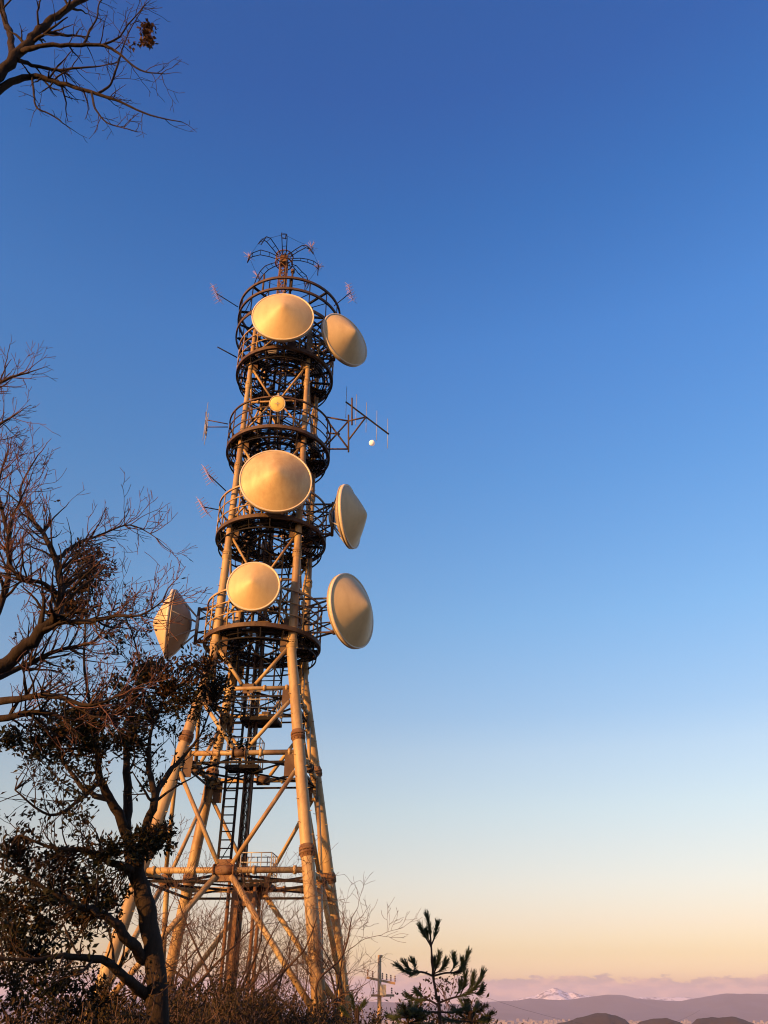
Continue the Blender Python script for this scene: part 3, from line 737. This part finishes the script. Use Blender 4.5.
# --- overhead branches top left: a near tree whose trunk stands outside the frame
YO = 3.6
bare_tree('bare_tree', 'near tree whose dark leafless branches hang into the top left corner', 37, (-5.0, 2.9),
  [(Vector((-4.9, 2.9, 2.0)), .2), (Vector((-4.6, 3.1, 4.6)), .15), (at(-60, 150, YO), .09)],
  [W([(-60, 150, 0, .07), (-10, 85, 0, .04), (20, 52, 0, .036), (40, 30, 0, .030), (62, 12, 0, .026), (95, -8, 0, .02)], YO),
   W([(-60, 150, 0, .06), (-5, 93, .05, .03), (30, 77, .1, .022), (60, 83, .1, .017), (97, 94, .1, .012), (118, 101, .1, .009), (150, 115, .1, .006), (182, 122, .1, .003)], YO),
   W([(12, 57, 0, .028), (10, 35, .1, .025), (3, 15, .2, .022), (0, -10, .2, .02)], YO),
   W([(22, 52, 0, .024), (40, 46, -.1, .016), (75, 45, -.1, .014), (100, 45, -.1, .012), (118, 53, -.1, .009), (140, 70, -.1, .006), (165, 74, -.1, .003)], YO),
   W([(18, 60, 0, .018), (35, 66, .1, .013), (60, 70, .1, .011), (75, 68, .1, .008), (100, 66, .1, .005), (120, 62, .1, .003)], YO),
   W([(98, 94, .1, .010), (110, 85, .1, .008), (116, 70, 0, .007), (122, 50, 0, .005), (130, 30, 0, .004), (142, 10, 0, .003)], YO),
   W([(92, 92, .1, .009), (95, 108, 0, .007), (106, 122, 0, .005), (120, 127, 0, .004), (138, 132, 0, .003)], YO),
   W([(84, 45, -.1, .010), (90, 30, -.1, .008), (97, 18, -.1, .006), (100, 2, -.1, .005), (115, -10, -.1, .004)], YO),
   W([(32, 77, .1, .009), (34, 95, 0, .007), (37, 108, 0, .006), (52, 115, 0, .005), (68, 127, 0, .003)], YO),
   W([(102, 45, -.1, .009), (118, 38, -.1, .007), (128, 25, -.1, .005), (145, 5, -.1, .004)], YO)],
  M_BARK, M_TWIGD, dict(rmin=.0016, upw=.1, curl=.3, spread=.85, dens=8, step=.04, ratio=.55, fine_r=.006),
  [(8, .34, 2, .4), (20, .26, 3, .3), (5, .26, 2, .4), (17, .24, 3, .3), (15, .22, 3, .2), (13, .18, 2, .2), (10, .15, 2, .3), (11, .2, 2, .2), (10, .16, 2, .3), (12, .2, 2, .2)])
dl = Leaves(random.Random(2)); q = at(147, 37, YO)
for k in range(60): dl.tuft(at(148 + rng.gauss(0, 2.6), 22 + k * .4, YO + rng.uniform(-.03, .03)), (0, 0, -1), 4, .034, .024, .9, .012)
for k in range(8): dl.tuft(at(127 + k * 2.6, 42 + (k % 3) * 2, YO), (0, 0, -1), 5, .03, .02, .9, .012)
tag(dl.build('leaf_clump', M_BROWN), 'clump of dead brown leaves caught among the twigs in the top left corner', 'leaves')

# --- bare trees by the tower foot
def small_bare(px, py, Y, H, seed, label, lean=0, wide=.8, group='leafless trees around the tower foot', twig=M_TWIGF, n=5):
    r = random.Random(seed); p = at(px, py, Y); gz = ground_z(p.x, p.y); root = empty('bare_tree', (p.x, p.y, gz), label, 'tree', group)
    tk, fn = MB(), MB(); tw = Twigs(r, tk, fn, rmin=.005, upw=.22, curl=.30, spread=.8, dens=3.8, step=.12, ratio=.62, fine_r=.014)
    b0 = Vector((p.x, p.y, gz))
    for k in range(n):
        a = r.uniform(0, 6.28); L = H * r.uniform(.75, 1.05); d = Vector((math.cos(a) * wide + lean, math.sin(a) * wide * .6, 1)).normalized()
        P = [(b0 + Vector((0, 0, -.05)), .085)]
        q = b0.copy(); 
        for j in range(1, 6):
            q = q + (d + jitter(r, .55)).normalized() * (L / 5); P.append((q.copy(), .065 * (1 - j * .16)))
        pl = limb(tk, P, r=r, sides=7, wob=.02); tw.along(pl, 9, L * .38, 2, .15)
        tw.grow(pl[-1][0], d, L * .25, .012, 1)
    tk.build('trunk', M_BARK2, root); fn.build('crown', twig, root)
for a in [(262, 1012, 26, 5.0, 51, 'many stemmed leafless tree directly in front of the tower foot', 0),
          (200, 1012, 27, 4.6, 52, 'leafless tree between the evergreen trunk and the tower centre', .1),
          (345, 1010, 30, 4.0, 58, 'thin leafless tree just right of the tower legs', -.1, .35),
          (298, 1012, 40, 5.4, 54, 'leafless tree behind the right hand tower legs', -.1),
          (225, 1012, 42, 5.0, 56, 'leafless tree behind the middle of the tower foot', 0),
          (120, 1012, 20, 4.0, 55, 'leafless tree behind the evergreen trunk', .1)]: small_bare(*a)

# --- shrubs
def shrub(px, Y, H, wid, seed, label, leafy=.8, twig=M_TWIGP, leaf=M_SCRUB, group=None, top=None):
    r = random.Random(seed); H *= .98 + .18 * r.random(); p = at(px, 1015, Y); gz = ground_z(p.x, p.y); root = empty('shrub', (p.x, p.y, gz), label, 'shrub', group)
    sm, tips = MB(), []; tw = Twigs(r, sm, sm, rmin=.0012 * Y ** .55, upw=.35, curl=.2, spread=.7, dens=4, step=.1, ratio=.6, tips=tips)
    for k in range(int(30 * wid / 1.2)):
        a = r.uniform(0, 6.28); q = r.random() ** .6 * wid * .5; b0 = Vector((p.x + math.cos(a) * q, p.y + math.sin(a) * q * .7, gz))
        tw.grow(b0, Vector((math.cos(a) * .35, math.sin(a) * .35, 1)), H * r.uniform(.38, .64) * (1.1 - .35 * q / wid), .012 * H ** .4, 2)
    sm.build('stems', twig, root)
    if leafy:
        lv = Leaves(r); s = .03 * Y ** .35
        for q, d in tips:
            if r.random() < leafy: lv.tuft(q, d, r.randint(5, 9), s * .72, s * .36, 1, .09)
        lv.build('foliage', leaf, root)
SH = [(185, 17, 1.95, 1.7, 61, 'brown leafy shrub right of the evergreen trunk', .8), (240, 19, 2.2, 2.2, 62, 'dense brown shrub below the tower centre', .8),
      (290, 20, 1.9, 2.2, 63, 'low russet shrub in front of the right tower legs', .5), (335, 21, 1.9, 2.0, 64, 'reddish shrub at the foot of the rightmost leg', .4),
      (414, 16, 1.5, 1.3, 65, 'pinkish brown shrub between the utility pole and the pine sapling', .5), (456, 15, 1.6, 1.4, 66, 'pinkish twiggy shrub behind the pine sapling', .6),
      (366, 18, 1.3, 1.5, 67, 'low brown shrub between the tower legs and the utility pole', .4), (20, 9.0, 2.0, 2.2, 68, 'dark brown leafy shrub in the bottom left corner', .9),
      (85, 10.5, 2.0, 2.0, 69, 'dark brown shrub left of the evergreen trunk', .9), (135, 13, 2.0, 1.6, 70, 'low shrub behind the evergreen trunk', .7),
      (270, 14, 1.75, 1.8, 71, 'dark low shrub nearest below the tower', .6), (440, 10, 1.55, 1.1, 72, 'low green brown shrub around the pine sapling stem', .8)]
SH += [(205, 15, 1.9, 1.9, 73, 'olive brown leafy shrub just right of the evergreen trunk, nearest of its row', .95), (255, 16.5, 2.0, 2.2, 74, 'olive brown shrub under the middle of the tower', .95),
       (315, 17, 1.85, 2.0, 75, 'dark brown shrub before the thick right tower leg', .9), (165, 22, 2.0, 2.4, 76, 'brown shrub at the foot of the left tower legs', .9),
       (350, 23, 1.7, 1.5, 77, 'small brown shrub left of the utility pole', .7), (460, 12, 1.45, .8, 78, 'low dark shrub at the right end of the bushes', .5), (50, 13, 2.1, 2.6, 79, 'brown leafy shrub behind the corner shrub at bottom left', .95)]
SH += [(414, 12, 1.9, .8, 85, 'dark leafy bush left of the pine sapling stem', 1), (448, 11.5, 2.0, 1.0, 86, 'dark leafy bush right behind the pine sapling stem', 1),
       (452, 13, 2.0, .7, 87, 'dark leafy bush under the right end of the pine sapling', 1)]
for a in SH: shrub(*a)

# --- pine saplings
def pine(stem, whorls, Y, label, seed, needle=.042):
    r = random.Random(seed); p = at(stem[0][0], 1030, Y); gz = ground_z(p.x, p.y)
    root = empty('pine_sapling', (p.x, p.y, gz), label, 'tree')
    tk = MB(); limb(tk, [(Vector((p.x, p.y, gz - .05)), .016)] + W(stem, Y), r=r, sides=7, wob=.002)
    nd = MB()
    def brush(P):
        s = smooth(P, 5); tk.tube([q for q, _ in s], [w for _, w in s], 5)
        k0 = int(len(s) * .35)
        for i in range(k0, len(s) - 1):
            a, b = s[i][0], s[i + 1][0]; d = (b - a).normalized()
            for k in range(20):
                q = a.lerp(b, r.random()); side = d.cross(jitter(r, 1)).normalized(); v = (d * r.uniform(.7, 1.3) + side * r.uniform(.15, .6)).normalized() * needle * r.uniform(.7, 1.15)
                nd.tube([q, q + v], [.0016, .0009], 3, False)
    for w in whorls: brush(W(w, Y))
    tk.build('trunk', M_TWIGD, root); nd.build('needles', M_NEEDLE, root)
YP = 5.2
pine([(440, 1028, 0, .010), (437, 1000, 0, .008), (433, 975, 0, .0065), (431, 945, 0, .005)],
 [[(431, 947, 0, .006), (430, 932, 0, .005), (427, 916, 0, .004)], [(431, 946, 0, .005), (425, 936, -.02, .004), (421, 928, -.02, .003)], [(431, 946, 0, .005), (435, 936, .03, .004), (437, 925, .03, .003)], [(431, 944, 0, .004), (428, 938, .03, .003), (427, 934, .03, .003)],
  [(433, 976, 0, .006), (422, 972, -.05, .005), (410, 973, -.08, .004), (398, 966, -.1, .003)], [(420, 972, -.05, .004), (411, 970, -.05, .003), (406, 964, -.05, .003)], [(414, 973, -.05, .004), (415, 967, 0, .003), (413, 963, 0, .003)],
  [(433, 976, 0, .006), (445, 973, .05, .005), (457, 972, .08, .004), (464, 964, .1, .004), (468, 954, .1, .003)], [(450, 973, .05, .004), (454, 966, .05, .003), (454, 958, .05, .003)], [(455, 972, .07, .004), (461, 970, .07, .003), (462, 962, .07, .003)],
  [(433, 975, 0, .005), (437, 966, -.05, .004), (439, 957, -.05, .003)], [(433, 974, 0, .004), (441, 970, -.03, .003), (445, 963, -.03, .003)], [(433, 974, 0, .004), (434, 968, .03, .003), (434, 963, .03, .003)],
  [(438, 1003, 0, .006), (452, 998, -.1, .005), (466, 994, -.15, .004), (477, 985, -.15, .003), (482, 974, -.15, .003)], [(460, 996, -.1, .004), (464, 986, -.1, .003), (465, 976, -.1, .003)], [(466, 994, -.1, .004), (471, 986, -.1, .003), (473, 977, -.1, .003)], [(455, 998, -.1, .004), (459, 991, -.1, .003), (460, 985, -.1, .003)], [(470, 992, -.1, .004), (477, 993, -.1, .003), (481, 989, -.1, .003)],
  [(438, 1005, 0, .006), (428, 1000, .1, .005), (416, 1000, .15, .004), (408, 996, .15, .003)], [(428, 1000, .1, .004), (422, 996, .1, .003), (418, 993, .1, .003)], [(439, 1012, 0, .005), (425, 1012, -.1, .004), (412, 1010, -.15, .003)], [(439, 1012, 0, .005), (452, 1012, .1, .004), (466, 1008, .15, .003)]],
 YP, 'slender dark green pine sapling with upright needle tufts', 81)
pine([(358, 1030, 0, .01), (356, 1018, 0, .008)], [[(356, 1020, 0, .005), (354, 1008, 0, .004), (352, 998, 0, .003)], [(356, 1020, 0, .005), (360, 1010, 0, .004), (364, 1004, 0, .003)], [(356, 1022, 0, .005), (348, 1015, 0, .004), (343, 1010, 0, .003)]], 6.0, 'tiny pine top peeking up right of the tower legs', 82)
def fan(x, y, n, sp, L, sd):
    r = random.Random(sd); out = []
    for k in range(n):
        a = R(-90 + sp * (2 * (k + r.uniform(-.3, .3)) / max(n - 1, 1) - 1)); l = L * r.uniform(.7, 1.1)
        out.append([(x, y, 0, .005), (x + math.cos(a) * l * .5, y + math.sin(a) * l * .4, r.uniform(-.1, .1), .004), (x + math.cos(a) * l, y + math.sin(a) * l, r.uniform(-.15, .15), .003)])
    return out
pine([(472, 1034, 0, .009), (470, 1020, 0, .007), (470, 1010, 0, .005)], fan(470, 1014, 5, 70, 18, 1) + fan(471, 1022, 6, 95, 24, 2), 5.8, 'bushy low pine at the right end of the bushes', 83)
pine([(408, 1034, 0, .009), (408, 1022, 0, .007), (409, 1014, 0, .005)], fan(408, 1018, 7, 80, 18, 3) + fan(408, 1024, 6, 95, 24, 4), 5.6, 'bushy low pine left of the slender pine sapling', 84)

# ------------------------------------------------------------------ unseen trees added behind the camera to shade the foreground
r6 = random.Random(90); wl = Leaves(r6)
for k in range(34):
    a = R(219 + r6.uniform(-42, 30)); dd = r6.uniform(7, 13); x, y = math.sin(a) * dd, math.cos(a) * dd + 1
    zt = r6.uniform(2.2, 4.3); gz = ground_z(x, y)
    for j in range(260):
        q = Vector((x + r6.gauss(0, .75), y + r6.gauss(0, .75), gz + (zt - gz) * (1 - r6.random() ** 1.6)))
        wl.tuft(q, (0, 0, 1), 3, .2, .12, 1, .1)
tag(wl.build('shade_trees', M_LEAF), 'unseen evergreen foliage added behind the viewer to shade the foreground', 'shade_trees', kind='stuff')

# ------------------------------------------------------------------ utility pole
pc = at(379, 1015, 46); gz = ground_z(pc.x, pc.y)
up_ = empty('utility_pole', (pc.x, pc.y, gz), 'wooden utility pole with crossarms right of the tower', 'utility pole')
Yq = pc.y
b = MB(); b.tube([Vector((at(379.5, 1015, Yq).x, Yq, gz - .3)), at(379.5, 955, Yq)], [.12, .085], 12); b.tube([at(379.5, 956, Yq), at(382.5, 956.5, Yq)], .06, 6); b.build('pole', M_POLE, up_)
for (x0, y0, x1, y1) in ((367, 977.5, 395, 983.5), (371, 995.5, 394, 995.5)):
    b = MB(); p, q = at(x0, y0, Yq - .2), at(x1, y1, Yq + .2); b.bar(p, q, .085, .10); cr_ = b.build('crossarm', M_POLE, up_)
    for t in ((.02, .2, .55, .7, .85, 1) if y0 < 990 else (.1, .9)):
        b = MB(); c = p.lerp(q, t)
        for k in range(3): b.tube([c + Vector((0, 0, .08 + .09 * k)), c + Vector((0, 0, .15 + .09 * k))], [.045, .03], 8)
        b.build('insulator', M_CERAM, cr_)
b = MB(); b.box(at(383, 990, Yq - .25), (.3, .3, .45)); b.build('transformer', M_GALV, up_)
wr = MB()
for (x0, y0), (x1, y1, Y1), sag in (((382, 956.5), (700, 1010, 130), 2.5),):
    p, q = at(x0, y0, Yq), at(x1, y1, Y1); wr.tube([p.lerp(q, t / 14) - Vector((0, 0, sag * 4 * t / 14 * (1 - t / 14))) for t in range(15)], .006, 4)
wr.build('overhead_wire', M_DARK, up_)

# ------------------------------------------------------------------ moon
mc = at(372, 443, 90000)
bpy.ops.mesh.primitive_uv_sphere_add(segments=48, ring_count=24, radius=mc.length * 3.6 / F * .84, location=mc)
mo = bpy.context.object; mo.name = 'moon'
for p in mo.data.polygons: p.use_smooth = True
MM = bpy.data.materials.new('moon_surface'); MM.use_nodes = True; nt = MM.node_tree; b = nt.nodes['Principled BSDF']
n = nt.nodes.new('ShaderNodeTexNoise'); n.inputs['Scale'].default_value = 2.2; tc = nt.nodes.new('ShaderNodeTexCoord'); nt.links.new(tc.outputs['Normal'], n.inputs['Vector'])
rr = nt.nodes.new('ShaderNodeValToRGB'); rr.color_ramp.elements[0].position = .4; rr.color_ramp.elements[0].color = (.62, .62, .66, 1); rr.color_ramp.elements[1].position = .6; rr.color_ramp.elements[1].color = (.9, .9, .9, 1)
nt.links.new(n.outputs['Fac'], rr.inputs['Fac']); b.inputs['Specular IOR Level'].default_value = 0; b.inputs['Base Color'].default_value = (0, 0, 0, 1); b.inputs['Roughness'].default_value = 1
nt.links.new(rr.outputs['Color'], b.inputs['Emission Color']); b.inputs['Emission Strength'].default_value = .62
tag(mo, 'small pale moon in the blue sky right of the tower', 'moon')

# ------------------------------------------------------------------ sun, sky, haze
CLOUD = 2.9
SUN_AZ, SUN_EL = 180 + 46, 9.0                                     # clockwise from +Y
sv = Vector((math.sin(R(SUN_AZ)) * math.cos(R(SUN_EL)), math.cos(R(SUN_AZ)) * math.cos(R(SUN_EL)), math.sin(R(SUN_EL))))
sd_ = bpy.data.lights.new('sun', 'SUN'); sd_.energy = 4.8; sd_.angle = R(.5); sd_.color = (1, .45, .11)
so = bpy.data.objects.new('sun', sd_); col.objects.link(so); so.rotation_euler = sv.to_track_quat('Z', 'Y').to_euler(); so.location = sv * 60
w = bpy.data.worlds.new('World'); sc.world = w; w.use_nodes = True; nt = w.node_tree; bg = nt.nodes['Background']
sky = nt.nodes.new('ShaderNodeTexSky'); sky.sky_type = 'NISHITA'; sky.sun_disc = False; sky.sun_elevation = R(SUN_EL); sky.sun_rotation = R(SUN_AZ)
sky.altitude = 200; sky.air_density = 1.0; sky.dust_density = 1.0; sky.ozone_density = 2.0
bg.inputs['Strength'].default_value = .15
tc = nt.nodes.new('ShaderNodeTexCoord'); sx = nt.nodes.new('ShaderNodeSeparateXYZ'); nt.links.new(tc.outputs['Generated'], sx.inputs['Vector'])
TINT = [(0.0264, (2.235, 1.601, 1.522)), (0.0441, (2.119, 1.455, 1.25)), (0.0712, (2.28, 1.512, 1.342)), (0.1084, (2.453, 1.674, 1.452)), (0.1466, (2.52, 1.785, 1.517)), (0.1858, (2.557, 1.919, 1.623)), (0.2458, (2.476, 1.988, 1.8)), (0.2864, (2.136, 1.941, 1.92)), (0.3884, (1.765, 2.044, 2.244)), (0.5352, (1.345, 1.981, 2.563)), (0.6639, (1.093, 1.902, 2.845)), (0.7671, (0.781, 1.605, 2.696)), (0.8395, (0.741, 1.38, 2.575))]
ra = nt.nodes.new('ShaderNodeValToRGB'); els = ra.color_ramp.elements
TINT.sort()
while len(els) < len(TINT): els.new(.5)
for e, (p, c3) in zip(els, TINT): e.position = p
for e, (p, c3) in zip(els, TINT): e.color = (*[c / 3 for c in c3], 1)
nt.links.new(sx.outputs['Z'], ra.inputs['Fac'])
mu = nt.nodes.new('ShaderNodeVectorMath'); mu.operation = 'MULTIPLY'; nt.links.new(sky.outputs['Color'], mu.inputs[0]); nt.links.new(ra.outputs['Color'], mu.inputs[1])
s1 = nt.nodes.new('ShaderNodeVectorMath'); s1.operation = 'SCALE'; nt.links.new(mu.outputs['Vector'], s1.inputs[0]); s1.inputs['Scale'].default_value = 1.2
# low cloud bank along the horizon
mp = nt.nodes.new('ShaderNodeMapping'); mp.inputs['Scale'].default_value = (1, 1, 3.2); nt.links.new(tc.outputs['Generated'], mp.inputs['Vector'])
nz = nt.nodes.new('ShaderNodeTexNoise'); nz.inputs['Scale'].default_value = 34; nz.inputs['Detail'].default_value = 7; nz.inputs['Roughness'].default_value = .62; nt.links.new(mp.outputs['Vector'], nz.inputs['Vector'])
ma = nt.nodes.new('ShaderNodeMath'); ma.operation = 'MULTIPLY_ADD'; nt.links.new(nz.outputs['Fac'], ma.inputs[0]); ma.inputs[1].default_value = -.034; nt.links.new(sx.outputs['Z'], ma.inputs[2])
cm = nt.nodes.new('ShaderNodeMapRange'); cm.interpolation_type = 'SMOOTHSTEP'; cm.inputs['From Min'].default_value = .0030; cm.inputs['From Max'].default_value = .0052; cm.inputs['To Min'].default_value = .85; cm.inputs['To Max'].default_value = 0
nt.links.new(ma.outputs['Value'], cm.inputs['Value'])
n2 = nt.nodes.new('ShaderNodeTexNoise'); n2.inputs['Scale'].default_value = 48; n2.inputs['Detail'].default_value = 5; nt.links.new(mp.outputs['Vector'], n2.inputs['Vector'])
cr2 = nt.nodes.new('ShaderNodeValToRGB'); cr2.color_ramp.elements[0].position = .42; cr2.color_ramp.elements[0].color = (1.66, 1.20, 1.21, 1); cr2.color_ramp.elements[1].position = .62; cr2.color_ramp.elements[1].color = (2.75, 1.68, 1.36, 1)
for e in cr2.color_ramp.elements: e.color = (*[c / 3 for c in e.color[:3]], 1)
nt.links.new(n2.outputs['Fac'], cr2.inputs['Fac'])
s2 = nt.nodes.new('ShaderNodeVectorMath'); s2.operation = 'SCALE'; nt.links.new(cr2.outputs['Color'], s2.inputs[0]); s2.inputs['Scale'].default_value = CLOUD
mx = nt.nodes.new('ShaderNodeMix'); mx.data_type = 'RGBA'; nt.links.new(cm.outputs['Result'], mx.inputs['Factor']); nt.links.new(s1.outputs['Vector'], mx.inputs['A']); nt.links.new(s2.outputs['Vector'], mx.inputs['B'])
nt.links.new(mx.outputs['Result'], bg.inputs['Color'])

hz = MB(); hz.box((0, 0, 20), (27000, 27000, 290))
HM = bpy.data.materials.new('haze_air'); HM.use_nodes = True; nt = HM.node_tree; nt.nodes.remove(nt.nodes['Principled BSDF'])
pv = nt.nodes.new('ShaderNodeVolumePrincipled'); pv.inputs['Density'].default_value = 8e-5; pv.inputs['Color'].default_value = (.70, .71, 1.0, 1); pv.inputs['Anisotropy'].default_value = 0.0
nt.links.new(pv.outputs['Volume'], nt.nodes['Material Output'].inputs['Volume'])
tag(hz.build('haze', HM), kind='stuff')

sc.view_settings.view_transform = 'Standard'; sc.view_settings.look = 'None'; sc.view_settings.exposure = 1.0; sc.view_settings.gamma = 1.0
sc.view_settings.use_curve_mapping = False
sc.cycles.max_bounces = 5; sc.cycles.diffuse_bounces = 2; sc.cycles.glossy_bounces = 2; sc.cycles.transmission_bounces = 2; sc.cycles.volume_bounces = 1
sc.cycles.filter_width = 1.1; sc.cycles.use_denoising = True; sc.cycles.denoising_prefilter = 'ACCURATE'; sc.cycles.use_adaptive_sampling = True
